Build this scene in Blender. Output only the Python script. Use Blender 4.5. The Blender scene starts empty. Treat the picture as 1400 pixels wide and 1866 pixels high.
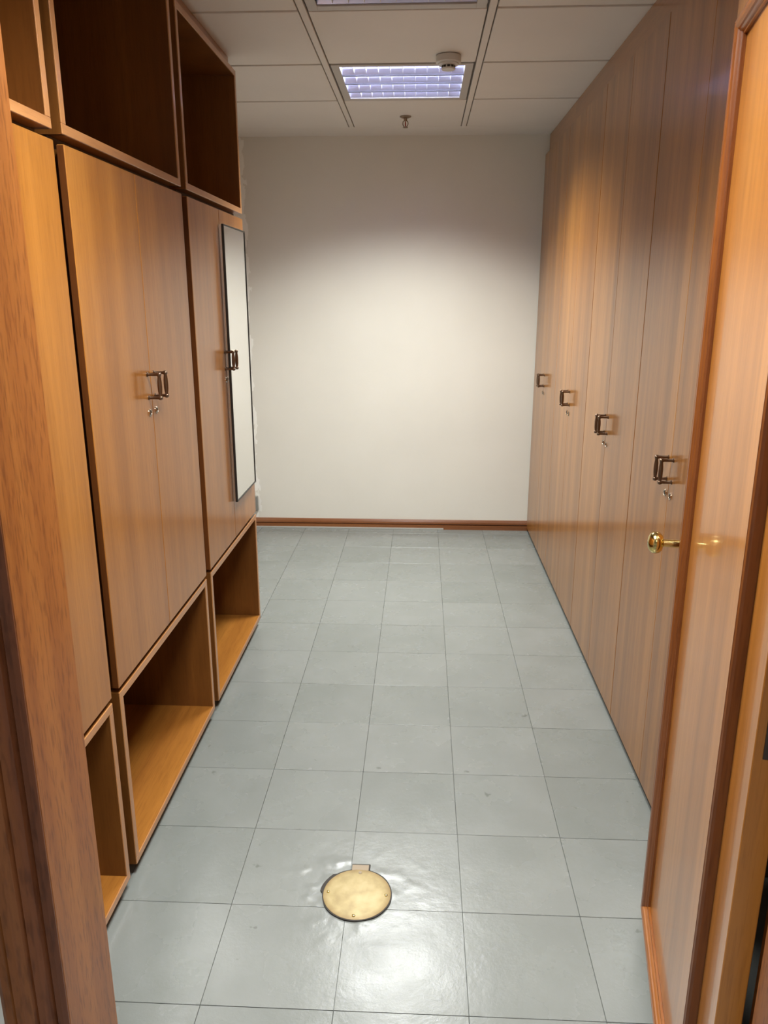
import bpy, bmesh, math, random
from mathutils import Vector, Matrix, noise

random.seed(7)
S = bpy.context.scene
COL = S.collection

# ------------------------------------------------------------------ camera
PITCH, YAW, ROLL, CAMZ, FPX = 0.272273, -0.047955, -0.000448, 1.532, 1417.1
cam = bpy.data.cameras.new('camera')
cam.sensor_fit = 'VERTICAL'
cam.sensor_height = 24.0
cam.lens = FPX / 1866.0 * 24.0
cam.clip_start = 0.01
camo = bpy.data.objects.new('camera', cam)
COL.objects.link(camo)
f = Vector((math.sin(YAW) * math.cos(PITCH), math.cos(YAW) * math.cos(PITCH), -math.sin(PITCH)))
r = Vector((math.cos(YAW), -math.sin(YAW), 0))
u = r.cross(f)
r2 = r * math.cos(ROLL) + u * math.sin(ROLL)
u2 = u * math.cos(ROLL) - r * math.sin(ROLL)
M = Matrix((r2, u2, -f)).transposed().to_4x4()
M.translation = (0, 0, CAMZ)
camo.matrix_world = M
S.camera = camo

# ------------------------------------------------------------------ world, exposure
w = bpy.data.worlds.new('world')
S.world = w
w.use_nodes = True
w.node_tree.nodes['Background'].inputs[0].default_value = (0.9, 0.95, 1, 1)
w.node_tree.nodes['Background'].inputs[1].default_value = 0.02
S.view_settings.view_transform = 'Standard'
S.view_settings.look = 'None'
S.view_settings.exposure = 0.0
S.view_settings.gamma = 1.0
S.view_settings.use_curve_mapping = False
S.cycles.use_denoising = True
S.cycles.max_bounces = 10
S.cycles.diffuse_bounces = 3
S.cycles.glossy_bounces = 6
S.cycles.sample_clamp_indirect = 6.0
TUBE_COLOR = (0.97, 0.985, 0.915)
LAMP_MAIN, LAMP_NEAR, LAMP_HALL = 41.0, 37.0, 18.0         # watts leaving each louvred luminaire
TUBE_GLOW = 22.0                                           # glow of the lit tubes themselves
LOUVRE_CUT = math.radians(128)                            # full cone the louvre lets out


# ------------------------------------------------------------------ materials
def nt(name):
    m = bpy.data.materials.new(name)
    m.use_nodes = True
    t = m.node_tree
    return m, t, t.nodes['Principled BSDF']


def plain(name, col, rough=0.5, metal=0.0, coat=0.0, spec=0.5):
    m, t, b = nt(name)
    b.inputs['Base Color'].default_value = (*col, 1)
    b.inputs['Roughness'].default_value = rough
    b.inputs['Metallic'].default_value = metal
    b.inputs['Coat Weight'].default_value = coat
    b.inputs['Specular IOR Level'].default_value = spec
    return m


def emis(name, col, strength):
    m, t, b = nt(name)
    b.inputs['Base Color'].default_value = (0.8, 0.8, 0.8, 1)
    b.inputs['Emission Color'].default_value = (*col, 1)
    b.inputs['Emission Strength'].default_value = strength
    return m


def N(t, kind, **kw):
    n = t.nodes.new(kind)
    for k, v in kw.items():
        setattr(n, k, v)
    return n


def coords(t, scale, offs=True):
    """object coordinates, shifted at random for each object, then scaled"""
    tc = N(t, 'ShaderNodeTexCoord')
    v = tc.outputs['Object']
    if offs:
        oi = N(t, 'ShaderNodeObjectInfo')
        mul = N(t, 'ShaderNodeVectorMath', operation='SCALE')
        mul.inputs[0].default_value = (17.3, 29.1, 11.7)
        t.links.new(oi.outputs['Random'], mul.inputs['Scale'])
        add = N(t, 'ShaderNodeVectorMath', operation='ADD')
        t.links.new(v, add.inputs[0])
        t.links.new(mul.outputs[0], add.inputs[1])
        v = add.outputs[0]
    mp = N(t, 'ShaderNodeVectorMath', operation='MULTIPLY')
    t.links.new(v, mp.inputs[0])
    mp.inputs[1].default_value = scale
    return mp.outputs[0]


def ramp(t, fac, stops):
    n = N(t, 'ShaderNodeValToRGB')
    e = n.color_ramp.elements
    while len(e) < len(stops):
        e.new(0.5)
    for el, (p, c) in zip(e, stops):
        el.position = p
        el.color = (*c, 1)
    t.links.new(fac, n.inputs[0])
    return n.outputs[0]


def mixc(t, fac, a, b, mode='MIX'):
    n = N(t, 'ShaderNodeMix', data_type='RGBA', blend_type=mode)
    if isinstance(fac, float):
        n.inputs[0].default_value = fac
    else:
        t.links.new(fac, n.inputs[0])
    for i, s in ((6, a), (7, b)):
        if isinstance(s, tuple):
            n.inputs[i].default_value = (*s, 1)
        else:
            t.links.new(s, n.inputs[i])
    return n.outputs[2]


def wood(name, axis, dark, mid, light, rough=0.33, coat=0.45, coat_rough=0.15, flecks=0.35, band=9.0, grain=0.55, fscale=(230.0, 14.0)):
    m, t, b = nt(name)
    ax = 'XYZ'.index(axis)

    def sc(across, along):
        v = [across] * 3
        v[ax] = along
        return tuple(v)
    broad = N(t, 'ShaderNodeTexNoise')
    broad.inputs['Scale'].default_value = 1.0
    broad.inputs['Detail'].default_value = 3.0
    broad.inputs['Roughness'].default_value = 0.6
    t.links.new(coords(t, sc(band, 0.35)), broad.inputs['Vector'])
    fine = N(t, 'ShaderNodeTexNoise')
    fine.inputs['Scale'].default_value = 1.0
    fine.inputs['Detail'].default_value = 5.0
    fine.inputs['Roughness'].default_value = 0.65
    t.links.new(coords(t, sc(48.0, 1.6)), fine.inputs['Vector'])
    flk = N(t, 'ShaderNodeTexNoise')
    flk.inputs['Scale'].default_value = 1.0
    flk.inputs['Detail'].default_value = 2.0
    t.links.new(coords(t, sc(*fscale)), flk.inputs['Vector'])
    c1 = ramp(t, broad.outputs['Fac'], [(0.30, dark), (0.5, mid), (0.70, light)])
    g = ramp(t, fine.outputs['Fac'], [(0.3, (0.80, 0.76, 0.70)), (0.7, (1.10, 1.10, 1.10))])
    c2 = mixc(t, grain, c1, g, 'MULTIPLY')
    g2 = ramp(t, flk.outputs['Fac'], [(0.32, (0.62, 0.55, 0.5)), (0.5, (1, 1, 1))])
    c3 = mixc(t, flecks, c2, g2, 'MULTIPLY')
    t.links.new(c3, b.inputs['Base Color'])
    b.inputs['Roughness'].default_value = rough
    b.inputs['Coat Weight'].default_value = coat
    b.inputs['Coat Roughness'].default_value = coat_rough
    b.inputs['Specular IOR Level'].default_value = 0.4
    bp = N(t, 'ShaderNodeBump')
    bp.inputs['Strength'].default_value = 0.04
    bp.inputs['Distance'].default_value = 0.002
    t.links.new(fine.outputs['Fac'], bp.inputs['Height'])
    t.links.new(bp.outputs[0], b.inputs['Normal'])
    return m


CD, CM, CL = (0.28, 0.104, 0.018), (0.36, 0.143, 0.025), (0.43, 0.182, 0.035)
W_V = wood('veneer_upright', 'Z', CD, CM, CL)
W_I = wood('inner_veneer_shade', 'Z', (0.12, 0.042, 0.009), (0.165, 0.060, 0.012), (0.21, 0.082, 0.017))  # veneer darkened: shade inside boxes, gaps and seams put into the colour
W_K = wood('edge_mahogany', 'Z', (0.10, 0.030, 0.008), (0.135, 0.042, 0.010), (0.17, 0.056, 0.014))
W_H = wood('veneer_level', 'Y', CD, CM, CL)
W_X = wood('veneer_deep', 'X', CD, CM, CL)
W_S = wood('veneer_striped', 'Z', (0.24, 0.094, 0.019), (0.345, 0.140, 0.028), (0.44, 0.192, 0.041), band=11.0, grain=0.7, coat=0.45, coat_rough=0.10)
W_E = wood('edge_veneer', 'Y', (0.40, 0.18, 0.06), (0.47, 0.22, 0.08), (0.54, 0.26, 0.10), band=14.0)
W_EV = wood('edge_veneer_upright', 'Z', (0.40, 0.18, 0.06), (0.47, 0.22, 0.08), (0.54, 0.26, 0.10), band=14.0)
W_J = wood('solid_mahogany', 'Z', (0.21, 0.064, 0.014), (0.30, 0.098, 0.018), (0.37, 0.135, 0.027), band=22.0, flecks=0.85, rough=0.4, coat=0.25, fscale=(240.0, 34.0))
W_C = wood('dark_mahogany', 'Z', (0.14, 0.042, 0.016), (0.21, 0.065, 0.020), (0.29, 0.105, 0.028), band=30.0, flecks=0.85, rough=0.42, coat=0.2, fscale=(150.0, 25.0))
W_B = wood('skirting_mahogany', 'X', (0.16, 0.055, 0.02), (0.23, 0.082, 0.026), (0.30, 0.12, 0.04), band=16.0)
W_D = wood('door_veneer', 'Z', (0.36, 0.135, 0.022), (0.46, 0.18, 0.032), (0.54, 0.225, 0.045), band=12.0, rough=0.3, coat=0.5, coat_rough=0.07)
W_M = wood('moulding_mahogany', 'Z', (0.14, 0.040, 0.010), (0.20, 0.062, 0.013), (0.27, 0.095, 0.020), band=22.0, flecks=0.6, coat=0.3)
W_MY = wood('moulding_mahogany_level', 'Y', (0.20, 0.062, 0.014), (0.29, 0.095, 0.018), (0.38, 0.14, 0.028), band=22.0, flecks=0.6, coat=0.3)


def wall_paint(name, col, patch=False):
    m, t, b = nt(name)
    n1 = N(t, 'ShaderNodeTexNoise')
    n1.inputs['Scale'].default_value = 2.2
    n1.inputs['Detail'].default_value = 4
    v = coords(t, (1, 1, 1), False)
    t.links.new(v, n1.inputs['Vector'])
    c = ramp(t, n1.outputs['Fac'], [(0.3, tuple(x * 0.95 for x in col)), (0.7, col)])
    if patch:
        # unpainted, paler strip with a ragged roller edge near the left cabinets
        sx = N(t, 'ShaderNodeSeparateXYZ')
        t.links.new(v, sx.inputs[0])
        n2 = N(t, 'ShaderNodeTexNoise')
        n2.inputs['Scale'].default_value = 9.0
        n2.inputs['Detail'].default_value = 3
        mv = N(t, 'ShaderNodeVectorMath', operation='MULTIPLY')
        mv.inputs[1].default_value = (2.5, 1, 1)
        t.links.new(v, mv.inputs[0])
        t.links.new(mv.outputs[0], n2.inputs['Vector'])
        ma = N(t, 'ShaderNodeMath', operation='MULTIPLY_ADD')
        t.links.new(n2.outputs['Fac'], ma.inputs[0])
        ma.inputs[1].default_value = -0.13
        t.links.new(sx.outputs[0], ma.inputs[2])
        lt = N(t, 'ShaderNodeMath', operation='LESS_THAN')
        t.links.new(ma.outputs[0], lt.inputs[0])
        lt.inputs[1].default_value = -1.165
        c = mixc(t, lt.outputs[0], c, (0.93, 0.92, 0.88))
    t.links.new(c, b.inputs['Base Color'])
    b.inputs['Roughness'].default_value = 0.45
    b.inputs['Specular IOR Level'].default_value = 0.35
    n3 = N(t, 'ShaderNodeTexNoise')
    n3.inputs['Scale'].default_value = 60
    n3.inputs['Detail'].default_value = 3
    t.links.new(v, n3.inputs['Vector'])
    bp = N(t, 'ShaderNodeBump')
    bp.inputs['Strength'].default_value = 0.08
    bp.inputs['Distance'].default_value = 0.003
    t.links.new(n3.outputs['Fac'], bp.inputs['Height'])
    t.links.new(bp.outputs[0], b.inputs['Normal'])
    return m


M_WALL = wall_paint('painted_plaster', (0.80, 0.78, 0.72), True)
M_WALL2 = wall_paint('white_plaster', (0.86, 0.85, 0.82))
M_CEIL = wall_paint('ceiling_board', (0.78, 0.74, 0.70))
M_GRID = plain('ceiling_grid', (0.74, 0.70, 0.66), 0.5)
M_GAP = plain('ceiling_reveal', (0.22, 0.18, 0.16), 0.7)


def floor_tile_mat():
    m, t, b = nt('vinyl_tile')
    v = coords(t, (1, 1, 1), True)
    n1 = N(t, 'ShaderNodeTexNoise')
    n1.inputs['Scale'].default_value = 5
    n1.inputs['Detail'].default_value = 5
    t.links.new(v, n1.inputs['Vector'])
    oi = N(t, 'ShaderNodeObjectInfo')
    base = ramp(t, oi.outputs['Random'], [(0.0, (0.202, 0.217, 0.209)), (1.0, (0.226, 0.240, 0.233))])
    mott = ramp(t, n1.outputs['Fac'], [(0.3, (0.92, 0.93, 0.92)), (0.7, (1.05, 1.05, 1.05))])
    c = mixc(t, 1.0, base, mott, 'MULTIPLY')
    n4 = N(t, 'ShaderNodeTexNoise')          # small dark scuffs
    n4.inputs['Scale'].default_value = 26
    n4.inputs['Detail'].default_value = 2
    t.links.new(v, n4.inputs['Vector'])
    sp = ramp(t, n4.outputs['Fac'], [(0.21, (0.55, 0.55, 0.53)), (0.25, (1, 1, 1))])
    c = mixc(t, 0.8, c, sp, 'MULTIPLY')
    t.links.new(c, b.inputs['Base Color'])
    rr = N(t, 'ShaderNodeTexNoise')
    rr.inputs['Scale'].default_value = 7
    rr.inputs['Detail'].default_value = 6
    t.links.new(v, rr.inputs['Vector'])
    mr = N(t, 'ShaderNodeMapRange')
    mr.inputs[3].default_value = 0.15
    mr.inputs[4].default_value = 0.38
    t.links.new(rr.outputs['Fac'], mr.inputs[0])
    t.links.new(mr.outputs[0], b.inputs['Roughness'])
    b.inputs['Specular IOR Level'].default_value = 0.42
    wv = N(t, 'ShaderNodeTexNoise')
    wv.inputs['Scale'].default_value = 11
    wv.inputs['Detail'].default_value = 6
    wv.inputs['Roughness'].default_value = 0.68
    t.links.new(v, wv.inputs['Vector'])
    bp = N(t, 'ShaderNodeBump')
    bp.inputs['Strength'].default_value = 0.20
    bp.inputs['Distance'].default_value = 0.006
    t.links.new(wv.outputs['Fac'], bp.inputs['Height'])
    t.links.new(bp.outputs[0], b.inputs['Normal'])
    return m


M_TILE = floor_tile_mat()
M_JOINT = plain('floor_screed', (0.10, 0.105, 0.10), 0.9)
M_BRONZE = plain('aged_bronze', (0.16, 0.105, 0.07), 0.28, 0.9)
M_BRASS = plain('polished_brass', (0.66, 0.53, 0.22), 0.16, 1.0)
M_LOCK = plain('lock_nickel', (0.55, 0.47, 0.38), 0.25, 1.0)
M_DARK = plain('dark_slot', (0.02, 0.015, 0.012), 0.6)
M_BLACK = plain('black_lacquer', (0.015, 0.013, 0.012), 0.4)
M_SILVER = plain('silver_edge', (0.7, 0.7, 0.68), 0.25, 1.0)
M_MIRROR = plain('mirror_glass', (0.93, 0.94, 0.93), 0.015, 1.0)
M_PLINTH = plain('plinth_board', (0.06, 0.035, 0.022), 0.7)
M_STEEL = plain('hinge_steel', (0.10, 0.085, 0.075), 0.4, 0.8)
M_WHITEPL = plain('white_plastic', (0.66, 0.64, 0.61), 0.4)
M_GREYPL = plain('grey_plastic', (0.24, 0.24, 0.22), 0.45)
M_LUMHOUS = plain('luminaire_enamel', (0.60, 0.62, 0.72), 0.4)
M_LUMFRAME = plain('luminaire_frame', (0.52, 0.50, 0.48), 0.4)
M_LOUVRE = plain('louvre_aluminium', (0.66, 0.68, 0.93), 0.30, 0.85)
M_BLADE = plain('louvre_blade_white', (0.92, 0.93, 0.97), 0.45)
M_BARSHADE = plain('louvre_bar_shade', (0.10, 0.10, 0.12), 0.45)  # dark tone stands in for shade on the bars' undersides
M_CHROME = plain('sprinkler_bronze', (0.28, 0.20, 0.14), 0.35, 0.8)
M_GLASSRED = plain('sprinkler_bulb', (0.35, 0.05, 0.03), 0.15)
M_STRIP = plain('pale_strip', (0.42, 0.42, 0.40), 0.5)
M_CONC = plain('raw_screed', (0.33, 0.27, 0.20), 0.9)
M_TUBE = emis('tube_lit', (0.84, 0.86, 1.0), TUBE_GLOW)
M_TUBE_OFF = plain('tube_unlit', (0.8, 0.8, 0.8), 0.3)


def cover_mat():
    m, t, b = nt('worn_brass_plate')
    v = coords(t, (1, 1, 1), False)
    n1 = N(t, 'ShaderNodeTexNoise')
    n1.inputs['Scale'].default_value = 28
    n1.inputs['Detail'].default_value = 5
    t.links.new(v, n1.inputs['Vector'])
    c = ramp(t, n1.outputs['Fac'], [(0.30, (0.37, 0.29, 0.145)), (0.5, (0.46, 0.37, 0.19)), (0.70, (0.53, 0.44, 0.24))])
    ln = N(t, 'ShaderNodeVectorMath', operation='LENGTH')
    t.links.new(v, ln.inputs[0])
    rim = ramp(t, ln.outputs['Value'], [(0.074, (1, 1, 1)), (0.09, (0.68, 0.60, 0.52))])
    c = mixc(t, 1.0, c, rim, 'MULTIPLY')
    t.links.new(c, b.inputs['Base Color'])
    b.inputs['Roughness'].default_value = 0.5
    b.inputs['Metallic'].default_value = 0.1
    return m


M_COVER = cover_mat()


# ------------------------------------------------------------------ mesh helpers
def link(name, me, mat, parent=None, loc=None):
    o = bpy.data.objects.new(name, me)
    COL.objects.link(o)
    if mat is not None:
        if not me.materials:
            me.materials.append(mat)
    if parent is not None:
        o.parent = parent
    if loc is not None:
        o.location = loc
    return o


def done(bm, name, smooth=False):
    bmesh.ops.recalc_face_normals(bm, faces=bm.faces[:])
    me = bpy.data.meshes.new(name)
    bm.to_mesh(me)
    bm.free()
    if smooth:
        for p in me.polygons:
            p.use_smooth = True
    return me


def b_box(bm, x0, x1, y0, y1, z0, z1, bev=0.0):
    t = bmesh.new()
    bmesh.ops.create_cube(t, size=1.0)
    for v in t.verts:
        v.co = Vector(((x0 + x1) / 2 + v.co.x * (x1 - x0), (y0 + y1) / 2 + v.co.y * (y1 - y0), (z0 + z1) / 2 + v.co.z * (z1 - z0)))
    if bev > 0:
        bmesh.ops.bevel(t, geom=t.edges[:], offset=bev, segments=1, affect='EDGES')
    tmp = bpy.data.meshes.new('tmp')
    t.to_mesh(tmp)
    t.free()
    bm.from_mesh(tmp)
    bpy.data.meshes.remove(tmp)


def box(name, x0, x1, y0, y1, z0, z1, mat, parent=None, bev=0.0):
    """one box as an object; coordinates relative to the parent; origin at the box's bottom centre"""
    bm = bmesh.new()
    cx, cy = (x0 + x1) / 2, (y0 + y1) / 2
    b_box(bm, x0 - cx, x1 - cx, y0 - cy, y1 - cy, 0, z1 - z0, bev)
    return link(name, done(bm, name), mat, parent, (cx, cy, z0))


def b_lathe(bm, prof, n=20, axis='Z', at=(0, 0, 0), rot=None):
    """profile = [(radius, height)], revolved round an axis through 'at'"""
    t = bmesh.new()
    rings = []
    for rad, h in prof:
        ring = []
        for k in range(n):
            a = 2 * math.pi * k / n
            c, s = math.cos(a) * rad, math.sin(a) * rad
            p = {'Z': (c, s, h), 'X': (h, c, s), 'Y': (s, h, c)}[axis]
            p = Vector(p)
            if rot is not None:
                p = rot @ p
            ring.append(t.verts.new(p + Vector(at)))
        rings.append(ring)
    for a, b in zip(rings, rings[1:]):
        for k in range(n):
            t.faces.new((a[k], a[(k + 1) % n], b[(k + 1) % n], b[k]))
    t.faces.new(rings[0])
    t.faces.new(rings[-1])
    bmesh.ops.remove_doubles(t, verts=t.verts[:], dist=1e-6)
    bmesh.ops.recalc_face_normals(t, faces=t.faces[:])
    tmp = bpy.data.meshes.new('tmp')
    t.to_mesh(tmp)
    t.free()
    bm.from_mesh(tmp)
    bpy.data.meshes.remove(tmp)


def lathe(name, prof, mat, parent, loc, axis='Z', n=20, rot=None):
    bm = bmesh.new()
    b_lathe(bm, prof, n, axis, (0, 0, 0), rot)
    me = done(bm, name)
    shade_auto(me)
    return link(name, me, mat, parent, loc)


def prism(name, pts, h0, h1, mat, parent=None, axis='Z', loc=(0, 0, 0)):
    """plan outline pts extruded along an axis"""
    bm = bmesh.new()

    def P(a, b, h):
        return {'Z': (a, b, h), 'X': (h, a, b), 'Y': (a, h, b)}[axis]
    lo = [bm.verts.new(P(a, b, h0)) for a, b in pts]
    hi = [bm.verts.new(P(a, b, h1)) for a, b in pts]
    n = len(pts)
    for k in range(n):
        bm.faces.new((lo[k], lo[(k + 1) % n], hi[(k + 1) % n], hi[k]))
    bm.faces.new(lo)
    bm.faces.new(hi)
    me = done(bm, name)
    return link(name, me, mat, parent, loc)


def tag(o, label, cat, group=None, kind=None):
    o['label'] = label
    o['category'] = cat
    if group:
        o['group'] = group
    if kind:
        o['kind'] = kind
    return o


def thing(name, label, cat, loc, group=None, kind=None):
    o = bpy.data.objects.new(name, None)
    COL.objects.link(o)
    o.location = loc
    o.empty_display_size = 0.1
    return tag(o, label, cat, group, kind)


def copy_tree(o, parent=None):
    c = o.copy()
    COL.objects.link(c)
    c.parent = parent
    for ch in list(o.children):
        copy_tree(ch, c)
    return c


def shade_auto(me, ang=40):
    bm = bmesh.new()
    bm.from_mesh(me)
    for fc in bm.faces:
        fc.smooth = True
    for e in bm.edges:
        if len(e.link_faces) == 2 and e.calc_face_angle(0) > math.radians(ang):
            e.smooth = False
    bm.to_mesh(me)
    bm.free()


# ------------------------------------------------------------------ main dimensions
YB = 5.07            # back wall
CZ = 2.447           # ceiling
XL, XR = -0.76, 0.72  # faces of the left and right cabinets
WX0, WX1 = -1.30, 1.30
YF0, YF1 = 0.815, 0.95   # wall with the doorway

# ------------------------------------------------------------------ the setting
floor = box('floor', WX0, WX1, YF0, YB, -0.06, -0.0035, M_JOINT)
tag(floor, 'grey vinyl tiled floor of the narrow cabinet aisle', 'floor', kind='structure')
fl = floor.location
T = 0.3
OX, OY = -0.4782, 1.3599
bm = bmesh.new()
b_box(bm, -T / 2 + 0.0007, T / 2 - 0.0007, -T / 2 + 0.0007, T / 2 - 0.0007, -0.0034, 0.0, 0.0006)
tile_me = done(bm, 'tile')
tile_me.materials.append(M_TILE)


def wrinkled(seed, amp, cx, cy, keep_corner):
    """a tile whose surface has blistered up around the service cover"""
    bm = bmesh.new()
    n = 44
    h = T / 2 - 0.0007
    g = [[None] * (n + 1) for _ in range(n + 1)]
    for i in range(n + 1):
        for j in range(n + 1):
            x, y = -h + 2 * h * i / n, -h + 2 * h * j / n
            e = min(1, (h - abs(x)) / 0.03) * min(1, (h - abs(y)) / 0.03)
            d = math.hypot(x - cx, y - cy)
            fall = math.exp(-(d / 0.15) ** 2)
            q = noise.noise(Vector((x * 24 + seed, y * 24, 0))) + 0.5 * noise.noise(Vector((x * 50, y * 50 + seed, 3)))
            z = amp * max(0.0, q) * fall * (0.35 + 0.65 * e)
            g[i][j] = bm.verts.new((x, y, min(z, 0.004)))
    for i in range(n):
        for j in range(n):
            bm.faces.new((g[i][j], g[i + 1][j], g[i + 1][j + 1], g[i][j + 1]))
    ret = bmesh.ops.extrude_edge_only(bm, edges=[e for e in bm.edges if len(e.link_faces) == 1])
    for v in ret['geom']:
        if isinstance(v, bmesh.types.BMVert):
            v.co.z = -0.0034
    me = done(bm, 'tile')
    shade_auto(me)
    me.materials.append(M_TILE)
    return me


CVX, CVY = -0.154, 1.706
for c in range(-3, 4):
    for rr in range(-1, 13):
        x0, x1 = OX + c * T, OX + c * T + T
        y0, y1 = OY + rr * T, OY + rr * T + T
        if y1 > YB + 0.001 or y0 < YF1:
            pass
        cx, cy = (x0 + x1) / 2, (y0 + y1) / 2
        if c < -1 and cy < 3.0:
            continue                         # under the left cabinets
        d = math.hypot(cx - CVX, cy - CVY)
        me = tile_me
        if d < 0.3:
            me = wrinkled(c * 7.1 + rr * 3.3, {(0, 1): 0.0075, (1, 0): 0.0030, (1, 1): 0.0034, (0, 0): 0.0022}.get((c, rr), 0.001), CVX - cx, CVY - cy, None)
        elif y1 > YB - 0.002:
            bm = bmesh.new()
            b_box(bm, -T / 2 + 0.0007, T / 2 - 0.0007, -T / 2 + 0.0007, YB - 0.012 - cy, -0.0034, 0.0, 0.0006)
            me = done(bm, 'tile')
            me.materials.append(M_TILE)
        o = bpy.data.objects.new('tile', me)
        COL.objects.link(o)
        o.parent = floor
        o.location = Vector((cx, cy, 0)) - fl
        if me is tile_me:
            o.rotation_euler = (random.uniform(-1, 1) * 0.0012, random.uniform(-1, 1) * 0.0012, 0)

wall_back = box('wall_back', WX0 - 0.1, WX1 + 0.1, YB, YB + 0.12, -0.06, CZ + 0.2, M_WALL)
wall_back.location = (0, YB, -0.06)
for v in wall_back.data.vertices:
    v.co.y += 0.06
tag(wall_back, 'off-white painted end wall between the two cabinet rows', 'wall', kind='structure')
tag(box('wall_left', WX0 - 0.1, WX0, YF1, YB, -0.06, CZ + 0.2, M_WALL2), 'pale wall behind the left row of open-shelf cabinets', 'wall', kind='structure')
tag(box('wall_right', WX1, WX1 + 0.1, YF1, YB, -0.06, CZ + 0.2, M_WALL2), 'pale wall behind the right row of tall cabinets', 'wall', kind='structure')

# wall with the doorway, in three pieces round the opening
wf = thing('wall_front', 'white wall around the doorway, seen at lower left corner', 'wall', (0, YF0, 0), kind='structure')
box('wall_panel', WX0 - 0.6, -0.52, 0, YF1 - YF0, -0.06, CZ + 0.2, M_WALL2, wf)
box('wall_panel', 0.59, WX1 + 0.6, 0, YF1 - YF0, -0.06, CZ + 0.2, M_WALL2, wf)
box('wall_panel', -0.52, 0.59, 0, YF1 - YF0, 2.17, CZ + 0.2, M_WALL2, wf)

# hallway the photograph is taken from
hall = thing('wall_hall', 'white hallway walls and ceiling on the near side of the doorway', 'wall', (0, -2.103, 0), kind='structure')
box('side_wall', -1.6, -1.5, 0, 2.918, -0.06, 2.65, M_WALL2, hall)
box('side_wall', 1.5, 1.6, 0, 2.918, -0.06, 2.65, M_WALL2, hall)
box('end_wall', -1.6, 1.6, -0.1, 0, -0.06, 2.65, M_WALL2, hall)
box('hall_ceiling', -1.6, 1.6, 0, 2.918, 2.60, 2.65, M_WALL2, hall)
tag(box('floor_hall', -1.6, 1.6, -2.103, YF0, -0.06, 0.0, M_TILE), 'grey vinyl floor of the hallway before the doorway', 'floor', kind='structure')

# ceiling: slab high above, suspended boards, bars and reveals below it
ceiling = box('ceiling', WX0 - 0.1, WX1 + 0.1, YF1 - 0.1, YB + 0.1, CZ + 0.16, CZ + 0.2, M_GAP)
tag(ceiling, 'suspended ceiling of off-white square boards with flush bars', 'ceiling', kind='structure')
cl = ceiling.location
XB = [(WX0, -0.4305), (-0.396, 0.2025), (0.237, WX1)]
YL = [0.95, 1.055, 1.685, 2.315, 2.942, 3.571, 4.195, 4.818]
GAP = 0.010
LUM = {(1, 1): 'near', (1, 3): 'off', (1, 5): 'main'}


def cbox(name, x0, x1, y0, y1, z0, z1, mat, bev=0.0):
    return box(name, x0 - cl.x, x1 - cl.x, y0 - cl.y, y1 - cl.y, z0 - cl.z, z1 - cl.z, mat, ceiling, bev)


for bi, (x0, x1) in enumerate(XB):
    for yi in range(len(YL) - 1):
        if (bi, yi) in LUM:
            continue
        last = yi == len(YL) - 2
        cbox('ceiling_panel', x0, x1, YL[yi] + GAP, YL[yi + 1] - (0 if last else GAP), CZ, CZ + 0.014, M_CEIL, 0.0015)
    for y in YL[1:-1]:
        cbox('cross_bar', x0, x1, y - GAP - 0.004, y + GAP + 0.004, CZ + 0.0142, CZ + 0.024, M_GRID)
cbox('edge_board', WX0, WX1, YL[-1], YB, CZ, CZ + 0.014, M_CEIL)
for x in (-0.4135, 0.220):
    cbox('runner_bar', x - 0.0125, x + 0.0125, YF1, YL[-1] - 0.003, CZ - 0.001, CZ + 0.012, M_GRID, 0.0015)
    cbox('runner_backing', x - 0.03, x + 0.03, YF1, YL[-1], CZ + 0.0145, CZ + 0.024, M_GAP)

# skirting board of the back wall
bb_prof = [(YB, 0.0), (YB - 0.016, 0.0), (YB - 0.016, 0.029), (YB - 0.006, 0.032), (YB - 0.006, 0.036), (YB - 0.016, 0.039), (YB - 0.014, 0.050), (YB - 0.009, 0.060), (YB - 0.005, 0.066), (YB, 0.066)]
bbo = prism('baseboard_back', [(y - YB, z) for y, z in bb_prof], WX0, 0.74, W_B, None, 'X', (0, YB, 0))
tag(bbo, 'grooved brown wooden skirting along the foot of the off-white end wall', 'baseboard', kind='structure')
box('floor_strip', WX0, 0.16, -0.024, -0.0165, 0.0, 0.011, M_STRIP, bbo, 0.001)


# ------------------------------------------------------------------ cabinet hardware
def handle_mesh(s):
    """bow pull: two posts and a turned bar; s = +1 faces +X, -1 faces -X; origin on the door face"""
    bm = bmesh.new()
    L, P = 0.032, 0.034
    for z in (-L, L):
        b_lathe(bm, [(0.0065, 0), (0.0065, 0.002), (0.0044, 0.004), (0.0044, P - 0.006), (0.0060, P - 0.004), (0.0060, P + 0.003), (0.0035, P + 0.006)], 10, 'X', (0, 0, z))
    b_lathe(bm, [(0.0035, -L - 0.006), (0.0055, -L - 0.004), (0.0055, -L + 0.003), (0.0044, -L + 0.006), (0.0062, -0.014), (0.0066, 0.0), (0.0062, 0.014), (0.0044, L - 0.006), (0.0055, L - 0.003), (0.0055, L + 0.004), (0.0035, L + 0.006)], 10, 'Z', (P, 0, 0))
    if s < 0:
        for v in bm.verts:
            v.co.x *= -1
    me = done(bm, 'handle')
    shade_auto(me)
    me.materials.append(M_BRONZE)
    return me


def lock_mesh(s):
    bm = bmesh.new()
    b_lathe(bm, [(0.0105, 0), (0.0105, 0.0016), (0.0088, 0.0034), (0.0080, 0.0034), (0.0072, 0.002), (0.001, 0.002)], 14, 'X')
    if s < 0:
        for v in bm.verts:
            v.co.x *= -1
    me = done(bm, 'lock')
    shade_auto(me)
    me.materials.append(M_LOCK)
    return me


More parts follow.
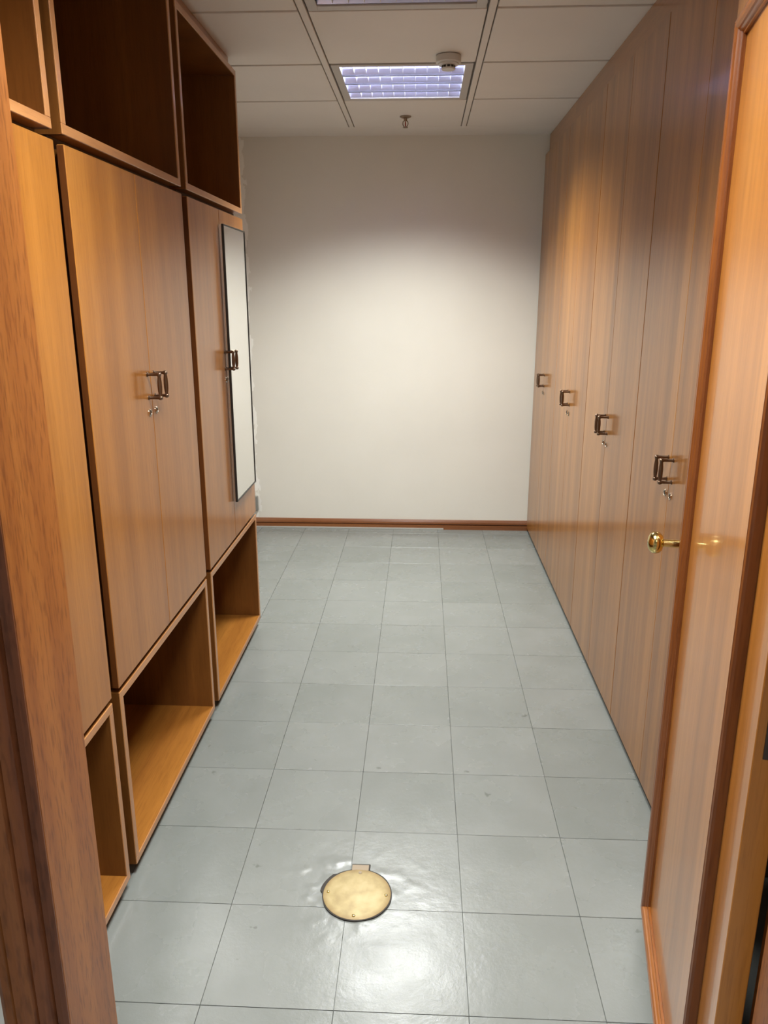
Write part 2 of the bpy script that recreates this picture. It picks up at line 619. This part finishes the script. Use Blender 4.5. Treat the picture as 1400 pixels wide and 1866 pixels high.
HM = {1: handle_mesh(1), -1: handle_mesh(-1)}
LM = {1: lock_mesh(1), -1: lock_mesh(-1)}
KM = {}
for s_ in (1, -1):
    bm = bmesh.new()
    b_box(bm, 0.0021 * s_, 0.0028 * s_, -0.0035, 0.0035, -0.0058, 0.0062, 0.0)
    KM[s_] = done(bm, 'keyhole')
    KM[s_].materials.append(M_DARK)


def fit_door(door, s, xf, y, zh, zl):
    """handle, lock and key slot of a cabinet door; xf = its face in the door's own frame"""
    link('handle', HM[s], None, door, (xf, y, zh))
    lk = link('lock', LM[s], None, door, (xf, y, zl))
    link('keyhole', KM[s], None, door, (xf, y, zl))
    return lk


# ------------------------------------------------------------------ left row: open box, two doors, open box
def left_unit(y0, y1, label, mirror_leaf=None):
    D = 0.50                               # depth
    t = thing('wardrobe_cabinet', label, 'cabinet', (XL, (y0 + y1) / 2, 0), 'left row of wardrobe cabinets')
    h = (y1 - y0) / 2
    ext = 0.0 if y0 < 1.2 else (0.048 if y0 < 2 else 0.058)     # boards that close the gap to the next cabinet
    TH = 0.021

    def open_box(z0, z1):
        e = 0.0035
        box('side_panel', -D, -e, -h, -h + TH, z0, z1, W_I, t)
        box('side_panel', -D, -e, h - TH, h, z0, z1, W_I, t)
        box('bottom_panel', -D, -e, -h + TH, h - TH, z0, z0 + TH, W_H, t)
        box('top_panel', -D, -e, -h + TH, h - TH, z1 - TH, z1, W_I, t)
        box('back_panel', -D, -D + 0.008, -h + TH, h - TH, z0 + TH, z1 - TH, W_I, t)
        box('edge_strip', -e, 0, -h, -h + TH, z0 + TH, z1 - TH, W_EV, t, 0.001)
        box('edge_strip', -e, 0, h - TH, h, z0 + TH, z1 - TH, W_EV, t, 0.001)
        box('edge_strip', -e, 0, -h, h, z0, z0 + TH, W_E, t, 0.001)
        box('edge_strip', -e, 0, -h, h, z1 - TH, z1, W_E, t, 0.001)
    open_box(0.034, 0.553)
    open_box(1.858, 2.395)
    # closed middle part with its pair of doors
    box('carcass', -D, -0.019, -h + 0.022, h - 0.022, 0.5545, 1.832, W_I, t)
    for k, s in ((0, -1), (1, 1)):
        a, b = (-h, -0.0016) if k == 0 else (0.0016, h)
        d = box('door', -0.016, 0.0, a, b, 0.566, 1.838, W_V, t, 0.0012)
        cy, cx = (a + b) / 2, -0.008
        ye = (s * (b - a) / 2)
        box('door_edge', -0.0078, 0.0068, min(ye, ye + s * 0.0012), max(ye, ye + s * 0.0012), 0.0015, 1.2705, W_K, d)
        fit_door(d, 1, 0.0 - cx, s * 0.027 - cy, 1.288 - 0.566, 1.214 - 0.566)
    box('recess_board', -D, -0.035, -h + 0.004, h - 0.004, 1.833, 1.857, M_PLINTH, t)
    box('plinth', -D, -0.050, -h - ext, h + 0.0, 0.0, 0.0335, M_PLINTH, t)
    box('top_filler', -0.05, -0.028, -h - ext, h, 2.3955, CZ - 0.001, W_H, t)
    return t


left_unit(0.966, 1.704, 'wooden wardrobe cabinet next to the door jamb, cut off by the left picture edge')
left_unit(1.753, 2.584, 'wooden wardrobe cabinet with two full doors, middle one of the left row')
left_unit(2.643, 3.440, 'wooden wardrobe cabinet carrying the mirror, farthest of the left row')

# mirror hung on the far door of the farthest left cabinet
mr = thing('wall_mirror', 'tall narrow mirror with thin black frame hung on a wooden cabinet door', 'mirror', (XL, 3.205, 0.72))
MY = 0.180
MH = 1.066
box('backing', 0.001, 0.014, -MY + 0.002, MY - 0.002, 0.002, MH - 0.002, M_SILVER, mr)
box('mirror_pane', 0.0145, 0.0175, -MY + 0.006, MY - 0.006, 0.006, MH - 0.006, M_MIRROR, mr)
for a, b, z0, z1 in ((-MY, -MY + 0.007, 0, MH), (MY - 0.007, MY, 0, MH), (-MY + 0.007, MY - 0.007, 0, 0.006), (-MY + 0.007, MY - 0.007, MH - 0.006, MH)):
    box('frame_edge', 0.011, 0.020, a, b, z0, z1, M_BLACK, mr, 0.0008)


# ------------------------------------------------------------------ right row: tall double-door cabinets
def right_unit(yc, label):
    P = 0.81
    h = P / 2
    t = thing('tall_cabinet', label, 'cabinet', (XR, yc, 0), 'right row of tall cabinets')
    box('carcass', 0.0225, 0.52, -h + 0.001, h - 0.001, 0.016, CZ - 0.118, M_PLINTH, t)
    box('fascia', 0.0225, 0.52, -h, h, CZ - 0.1175, CZ - 0.001, W_H, t)
    box('plinth', 0.035, 0.52, -h, h, 0.0, 0.0155, M_PLINTH, t)
    for k, s in ((0, -1), (1, 1)):
        a, b = (-h + 0.0025, -0.0007) if k == 0 else (0.0007, h - 0.0025)
        d = box('door', 0.0, 0.021, a, b, 0.018, 2.335, W_S, t, 0.0012)
        cy = (a + b) / 2
        fit_door(d, -1, -0.0105, s * 0.024 - cy, 1.046 - 0.018, 0.972 - 0.018)
    return t


ru = right_unit(2.231, 'tall brown double-door cabinet behind the brass knob, nearest of the right row')
for yc, lab in ((3.041, 'tall brown double-door cabinet second nearest in the right row'),
                (3.851, 'tall brown double-door cabinet third nearest in the right row'),
                (4.660, 'tall brown double-door cabinet against the end wall, farthest of the right row')):
    c = copy_tree(ru)
    c.location.y = yc
    c['label'] = lab

# ------------------------------------------------------------------ door frame
fr = thing('trim_1', 'dark wooden door jambs and grooved casing framing the view', 'door frame', (0, YF0, 0), kind='structure')


def plan(pts):
    return [(x, y - YF0) for x, y in pts]


prism('jamb', plan([(-0.52, 0.8155), (-0.470, 0.8155), (-0.469, 0.8165), (-0.469, 0.949), (-0.470, 0.95), (-0.52, 0.95)]), 0, 2.17, W_J, fr)
prism('jamb', plan([(0.589, 0.8155), (0.487, 0.8155), (0.487, 0.905), (0.507, 0.905), (0.507, 0.95), (0.589, 0.95)]), 0, 2.17, W_J, fr)
box('head_jamb', -0.469, 0.487, 0.0005, YF1 - YF0, 2.118, 2.17, W_J, fr)
cas0 = [(0, 0), (0, -0.0015), (0.006, -0.005), (0.0125, -0.006), (0.0145, -0.0035), (0.0175, -0.011), (0.023, -0.0155), (0.031, -0.0175), (0.033, -0.0145), (0.036, -0.0205), (0.047, -0.0245), (0.057, -0.0255), (0.0590, -0.0220), (0.0615, -0.0265), (0.070, -0.0265), (0.0765, -0.0230), (0.079, -0.0150), (0.079, 0)]
prism('casing', [(-0.4695 - a, b) for a, b in cas0], 0, 2.19, W_C, fr)
prism('casing', [(0.4875 + a, b) for a, b in cas0], 0, 2.19, W_C, fr)
box('head_casing', -0.5485, 0.5665, -0.026, 0.0, 2.19, 2.26, W_C, fr)

# ------------------------------------------------------------------ open door leaf
DA = math.radians(10.527)
dv = Vector((math.sin(DA), math.cos(DA), 0))
dn = Vector((-math.cos(DA), math.sin(DA), 0))
FX, FY = 0.5784, 1.6094               # inner foot of the far upright moulding
HP = Vector((FX, FY, 0)) - dv * 0.67    # hinge arris
door = thing('door_1', 'open wooden door with raised moulding and brass knob at right', 'door', HP, kind='structure')
door.rotation_euler.z = -DA
# in the door's frame: +Y runs along the leaf, -X is the face seen
LW = 0.805
leaf = box('leaf', 0.0, 0.038, 0.0, LW, 0.008, 2.10, W_D, door, 0.0012)
FT, NT = 0.67, 0.130                    # inner feet of the far and near uprights
ZB, ZT = 0.082, 1.986
prof = [(0.0, 0.0), (0.0, 0.0055), (0.0035, 0.0065), (0.005, 0.0095), (0.0075, 0.0125), (0.009, 0.0115), (0.0105, 0.0150), (0.015, 0.0180), (0.021, 0.0190), (0.0225, 0.0172), (0.0245, 0.0190), (0.0285, 0.0175), (0.030, 0.013), (0.030, 0.0)]


def moulding(c0, c1, mat):
    """one mitred length of moulding between inner corners c0 and c1 = (y, z, out_y, out_z)"""
    bm = bmesh.new()
    A = [bm.verts.new((-p, c0[0] + d * c0[2], c0[1] + d * c0[3])) for d, p in prof]
    B = [bm.verts.new((-p, c1[0] + d * c1[2], c1[1] + d * c1[3])) for d, p in prof]
    n = len(prof)
    for k in range(n):
        bm.faces.new((A[k], A[(k + 1) % n], B[(k + 1) % n], B[k]))
    bm.faces.new(A)
    bm.faces.new(B)
    return link('moulding', done(bm, 'moulding'), mat, door, (-0.0003, 0, 0))


cn = [(NT, ZB, -1, -1), (FT, ZB, 1, -1), (FT, ZT, 1, 1), (NT, ZT, -1, 1)]
moulding(cn[0], cn[1], W_MY)
moulding(cn[1], cn[2], W_M)
moulding(cn[2], cn[3], W_MY)
moulding(cn[3], cn[0], W_M)
KY, KZ = FT + 0.085, 0.992
for s in (-1, 1):
    x0 = 0.0 if s < 0 else 0.038
    pr = [(0.026, 0.0), (0.026, 0.002), (0.022, 0.005), (0.010, 0.007)]
    kn = lathe('knob', [(0.004, 0.0445), (0.010, 0.0448), (0.018, 0.0475), (0.0235, 0.053), (0.0255, 0.060), (0.0245, 0.067), (0.020, 0.0735), (0.012, 0.0775), (0.002, 0.079)], M_BRASS, door, (x0, KY, KZ), 'X', 28,
               None if s > 0 else Matrix.Rotation(math.pi, 3, 'Z'))
    lathe('stem', [(0.0095, 0.003), (0.0088, 0.044), (0.011, 0.046)], M_BRASS, kn, (0, 0, 0), 'X', 18, None if s > 0 else Matrix.Rotation(math.pi, 3, 'Z'))
    lathe('rose', pr, M_BRASS, kn, (0, 0, 0), 'X', 24, None if s > 0 else Matrix.Rotation(math.pi, 3, 'Z'))
for z in (0.22, 0.972, 1.82):
    hg = box('hinge', 0.012, 0.040, -0.0025, -0.0001, z - 0.045, z + 0.045, M_STEEL, door)
    lathe('knuckle', [(0.0055, 0.0), (0.0055, 0.088), (0.003, 0.092)], M_STEEL, hg, (0.020, 0.001, 0.0), 'Z', 10)


# ------------------------------------------------------------------ ceiling luminaires
def luminaire(label, cx, y0, y1, ztop, watts):
    tube_mat = M_TUBE if watts else M_TUBE_OFF
    cy = (y0 + y1) / 2
    t = thing('ceiling_luminaire', label, 'ceiling light', (cx, cy, ztop), 'louvred ceiling luminaires')
    hx, hy = 0.2955, (y1 - y0) / 2 - 0.006
    ax, ay0, ay1 = 0.262, -hy + 0.028, hy - 0.040
    HH = 0.105
    # housing: open-bottomed tray
    bm = bmesh.new()
    for a in ((-hx, hx, -hy, hy, HH, HH + 0.004), (-hx, -hx + 0.003, -hy, hy, 0.004, HH), (hx - 0.003, hx, -hy, hy, 0.004, HH), (-hx + 0.003, hx - 0.003, -hy, -hy + 0.003, 0.004, HH), (-hx + 0.003, hx - 0.003, hy - 0.003, hy, 0.004, HH)):
        b_box(bm, *a)
    link('housing', done(bm, 'housing'), M_LUMHOUS, t)
    # frame flush with the ceiling
    box('frame_bar', -hx, -ax, -hy, hy, -0.002, 0.004, M_LUMFRAME, t, 0.0008)
    box('frame_bar', ax, hx, -hy, hy, -0.002, 0.004, M_LUMFRAME, t, 0.0008)
    box('frame_bar', -ax, ax, -hy, ay0, -0.002, 0.004, M_LUMFRAME, t, 0.0008)
    box('frame_bar', -ax, ax, ay1, hy, -0.002, 0.004, M_LUMFRAME, t, 0.0008)
    pitch = (ay1 - ay0) / 4
    bh = 0.050
    for k in range(5):
        y = ay0 + k * pitch
        w0, w1 = 0.0016, 0.030
        if k == 0:
            pts = [(y, 0.0042), (y + w0, 0.0042), (y + w1 * 0.35, 0.026), (y + w1 * 0.5, bh), (y, bh)]
        elif k == 4:
            pts = [(y, 0.0042), (y, bh), (y - w1 * 0.5, bh), (y - w1 * 0.35, 0.026), (y - w0, 0.0042)]
        else:
            pts = [(y - w0, 0.0), (y + w0, 0.0), (y + w1 * 0.35, 0.022), (y + w1 * 0.5, bh), (y - w1 * 0.5, bh), (y - w1 * 0.35, 0.022)]
        prism('reflector_bar', pts, -ax, ax, M_LOUVRE, t, 'X')
    for k in range(1, 4):
        y = ay0 + k * pitch
        box('bar_shade', -ax, ax, y - 0.0045, y + 0.0045, -0.0045, -0.0002, M_BARSHADE, t)  # added dark strip, painted shade beneath each reflector bar
    nb = 10
    for j in range(1, nb):
        x = -ax + 2 * ax * j / nb
        for k in range(4):
            ya = ay0 + k * pitch + 0.006
            yb = ay0 + (k + 1) * pitch - 0.006
            prism('louvre_blade', [(x - 0.0008, 0.005), (x + 0.0008, 0.005), (x + 0.003, 0.036), (x - 0.003, 0.036)], ya, yb, M_BLADE, t, 'Y')
    for k in range(4):
        y = ay0 + (k + 0.5) * pitch
        lathe('tube', [(0.004, -0.268), (0.013, -0.266), (0.013, 0.266), (0.004, 0.268)], tube_mat, t, (0, y, 0.066), 'X', 10)
    if watts:
        la = bpy.data.lights.new('tube_light', 'AREA')
        la.shape = 'RECTANGLE'
        la.size, la.size_y = 2 * ax, ay1 - ay0
        la.energy = watts
        la.color = TUBE_COLOR
        la.spread = LOUVRE_CUT
        lo = bpy.data.objects.new('tube_light', la)
        COL.objects.link(lo)
        lo.parent = t
        lo.location = (0, (ay0 + ay1) / 2, -0.006)
    return t


luminaire('lit louvred ceiling luminaire beside the round smoke detector', -0.0975, 3.571, 4.195, CZ, LAMP_MAIN)
luminaire('unlit louvred ceiling luminaire, only its edge shows at the top of the picture', -0.0975, 2.315, 2.942, CZ, 0)
luminaire('lit louvred ceiling luminaire near the doorway, above the picture', -0.0975, 1.055, 1.685, CZ, LAMP_NEAR)
hl = luminaire('louvred ceiling luminaire in the hallway behind the camera', 0.1, -0.95, -0.32, 2.60 - 0.11, LAMP_HALL)

# ------------------------------------------------------------------ smoke detector, sprinkler, outlet
sd = thing('smoke_detector', 'round white smoke detector on the ceiling beside the lit luminaire', 'smoke detector', (0.091, 3.468, CZ))
lathe('base', [(0.047, -0.001), (0.050, -0.003), (0.050, -0.026), (0.047, -0.029), (0.001, -0.029)], M_WHITEPL, sd, (0, 0, 0), 'Z', 32)
ch = lathe('sensor_chamber', [(0.042, -0.0295), (0.040, -0.034), (0.026, -0.037), (0.026, -0.045), (0.029, -0.0465), (0.026, -0.051), (0.012, -0.053), (0.001, -0.053)], M_WHITEPL, sd, (0, 0, 0), 'Z', 32)
for k in range(10):
    a = 2 * math.pi * k / 10
    o = box('vent_slot', -0.0055, 0.0055, 0.0225, 0.0255, -0.0455, -0.0375, M_DARK, ch)
    o.rotation_euler.z = a
    o.location = (-math.sin(a) * 0.0255, math.cos(a) * 0.0255, -0.0455)

sp = thing('sprinkler_head', 'small bronze fire sprinkler head hanging from the ceiling near the end wall', 'sprinkler', (-0.103, 4.552, CZ))
lathe('flange', [(0.030, -0.0005), (0.031, -0.003), (0.022, -0.008), (0.012, -0.010), (0.001, -0.010)], M_CHROME, sp, (0, 0, 0), 'Z', 24)
lathe('body', [(0.009, -0.0102), (0.009, -0.020), (0.006, -0.024), (0.001, -0.024)], M_CHROME, sp, (0, 0, 0), 'Z', 14)
for s in (-1, 1):
    bm = bmesh.new()
    pts = [(0.006, -0.021), (0.013, -0.027), (0.014, -0.038), (0.010, -0.047), (0.004, -0.052)]
    for (a, b), (c, d) in zip(pts, pts[1:]):
        va = Vector((c - a, 0, d - b))
        rot = Vector((0, 0, 1)).rotation_difference(va.normalized()).to_matrix()
        b_lathe(bm, [(0.0024, -0.001), (0.0024, va.length + 0.001)], 8, 'Z', (s * a, 0, b) if s > 0 else (-a, 0, b), rot if s > 0 else Vector((0, 0, 1)).rotation_difference(Vector((-va.x, 0, va.z)).normalized()).to_matrix())
    me = done(bm, 'frame_arm')
    shade_auto(me)
    link('frame_arm', me, M_CHROME, sp)
lathe('bulb', [(0.002, -0.0242), (0.0032, -0.030), (0.0032, -0.044), (0.002, -0.0505)], M_GLASSRED, sp, (0, 0, 0), 'Z', 10)
lathe('deflector', [(0.004, -0.051), (0.014, -0.054), (0.014, -0.0555), (0.001, -0.0555)], M_CHROME, sp, (0, 0, 0), 'Z', 16)

ou = thing('wall_outlet', 'small grey outlet box low on the end wall, half hidden by the mirror cabinet', 'outlet', (-1.160, YB, 0.118))
box('box_body', -0.061, 0.061, -0.030, -0.0005, 0.0, 0.101, M_GREYPL, ou, 0.003)
fp = box('face_plate', -0.055, 0.055, -0.034, -0.0302, 0.006, 0.095, M_GREYPL, ou, 0.0012)
for x in (-0.02, 0.02):
    lathe('socket_hole', [(0.004, -0.0022), (0.004, -0.0025), (0.001, -0.0026)], M_DARK, fp, (x, 0, 0.045), 'Y', 10)

# ------------------------------------------------------------------ service cover in the floor
cv = thing('floor_cover', 'round worn brass service cover screwed into the grey tiled floor', 'floor cover', (CVX, CVY, 0.0))
bm = bmesh.new()
R, n = 0.0905, 64
vin, vout = [], []
for k in range(n):
    a = 2 * math.pi * k / n
    ro = R + 0.0022 + 0.0015 * noise.noise(Vector((math.cos(a) * 2.3, math.sin(a) * 2.3, 1.0)))
    if 2.35 < a < 3.05:
        ro += 0.006                        # chipped tile edge, upper left
    vin.append(bm.verts.new((math.cos(a) * (R - 0.004), math.sin(a) * (R - 0.004), 0.0046)))
    vout.append(bm.verts.new((math.cos(a) * ro, math.sin(a) * ro, 0.0046)))
for k in range(n):
    bm.faces.new((vin[k], vin[(k + 1) % n], vout[(k + 1) % n], vout[k]))
ex = bmesh.ops.extrude_face_region(bm, geom=bm.faces[:])
for v in ex['geom']:
    if isinstance(v, bmesh.types.BMVert):
        v.co.z = 0.0002
link('gap_ring', done(bm, 'gap_ring'), M_DARK, cv)
pl = lathe('plate', [(0.0895, 0.0002), (0.0895, 0.0050), (0.0885, 0.0056), (0.001, 0.0056)], M_COVER, cv, (0, 0, 0), 'Z', 64)
for k in range(4):
    a = math.radians(88 + 90 * k)
    s_ = lathe('screw', [(0.0048, 0.0), (0.0045, 0.0012), (0.0025, 0.0018), (0.0005, 0.0018)], M_CONC if k == 0 else M_BRASS, pl, (math.cos(a) * 0.077, math.sin(a) * 0.077, 0.0056), 'Z', 12)
nk = box('notch', -0.022, 0.029, 0.086, 0.113, 0.0002, 0.0044, M_DARK, cv, 0.001)
box('notch_fill', -0.0245, 0.0215, -0.0125, 0.0085, 0.0045, 0.0050, M_CONC, nk)
